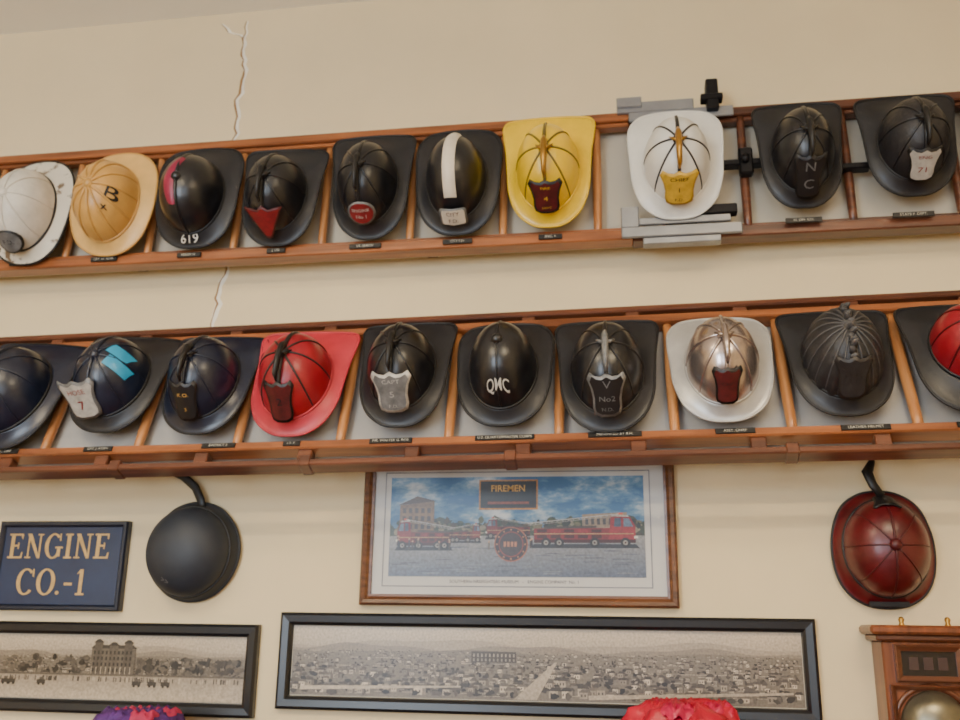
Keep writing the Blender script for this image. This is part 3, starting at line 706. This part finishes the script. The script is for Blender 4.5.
b.lathe(fn,(.66,-.09,1.626),brass,12); b.lathe(fn,(.77,-.09,1.626),brass,12); b.obj('finials',e)

# ------------------------------------------------------------------ cabinet and hats below the pictures
e=empty('display_cabinet')
b=MB(); cb=wood('cabinet_walnut',(96,60,38),(62,38,24),.35,'X',3)
b.box(-1.75,.50,-.42,-.01,0.08,1.20,cb,.006); b.box(-1.78,.53,-.45,-.005,1.20,1.235,cb,.006); b.box(-1.72,.47,-.40,-.03,0,.08,cb)
b.obj('carcass',e)
b=MB()
for k in range(4):
    x=-1.73+k*.56; b.box(x,x+.54,-.437,-.42,.12,1.17,cb,.006); b.lathe([(0,.02),(.01,.018),(.012,.01),(.006,0)],(x+.49,-.437,.7),brass,12,Mr)
b.obj('doors',e)
def hat(x,y,zb,r,hc,mat,mat2,name,ph,rz=1.0):
    e=empty(name,Matrix.Translation((x,y,zb)))
    b=MB()
    def wob(i,a,r_,h_):
        k=1+.08*math.sin(9*a+ph+i*.7)*(i>0)+.05*math.sin(17*a+i*1.9); return r_*k,h_+hc*(.05*math.sin(7*a+ph*2+i)*(i>0)+.03*math.sin(13*a+i*2))
    prof=[(0.0,hc),(r*.25,hc*1.0),(r*.5,hc*.98),(r*.70,hc*.92),(r*.80,hc*.74),(r*.80,hc*.40),(r*.80,hc*.30),(r*.88,hc*.24),(r,hc*.19),(r*1.03,hc*.14)]
    b.lathe(prof,(0,0,0),mat,96,None,wob); b.obj('crown_and_brim',e,solid=.003)
    b=MB(); pr=[]
    for k in range(97):
        a=2*math.pi*k/96; pr.append((r*.82*math.cos(a),r*.82*math.sin(a),hc*.38+.008*math.sin(12*a)))
    b.tube(pr[:-1],.012,mat2,8,closed=True)
    for k in range(9):
        a=k*2.4+ph; q=r*.62*math.sqrt((k+.3)/9); cx,cy_=q*math.cos(a),q*math.sin(a)
        b.lathe([(.0,.010),(.012,.004),(.024,.011),(.036,.0),(.038,-.016)],(cx,cy_,hc*.97),mat2 if k%2 else mat,30,None,lambda i,a2,r_,h_:(r_*(1+.2*math.sin(5*a2+i+ph)),h_+.007*math.sin(6*a2+i)))
    b.obj('ruffles',e)
    b=MB(); b.lathe([(r*.65,0),(r*.7,.0),(r*.78,hc*.3),(r*.74,hc*.3)],(0,0,0),mat2,48); b.obj('inner_band',e)
hat(.10,-.23,1.236,.170,.196,pbr('satin_red',(180,18,48),.4,var=.25,scale=14),pbr('satin_magenta',(196,26,76),.4,var=.25,scale=14),'ruffled_red_hat',.3)
hat(-1.31,-.23,1.236,.145,.140,pbr('felt_purple',(80,40,110),.7,var=.25,scale=14),pbr('felt_pink',(180,42,84),.7,var=.25,scale=14),'purple_sun_hat',1.1)

# ------------------------------------------------------------------ camera
psi=math.radians(9.4); p=math.radians(16.0); r=0.0153
F0=Vector((-math.sin(psi),math.cos(psi),0)); R=Vector((math.cos(psi),math.sin(psi),0)); Z=Vector((0,0,1))
F=F0*math.cos(p)+Z*math.sin(p); U=Z*math.cos(p)-F0*math.sin(p)
R2=R*math.cos(r)+U*math.sin(r); U2=U*math.cos(r)-R*math.sin(r)
cd=bpy.data.cameras.new('camera'); cam=bpy.data.objects.new('camera',cd); COL.objects.link(cam); scene.camera=cam
cd.sensor_width=36; cd.lens=940/960*36; cd.clip_start=.05
cd.dof.use_dof=True; cd.dof.focus_distance=2.0; cd.dof.aperture_fstop=3.6
cam.matrix_world=Matrix(((R2.x,U2.x,-F.x,0),(R2.y,U2.y,-F.y,-2.7),(R2.z,U2.z,-F.z,1.6),(0,0,0,1)))
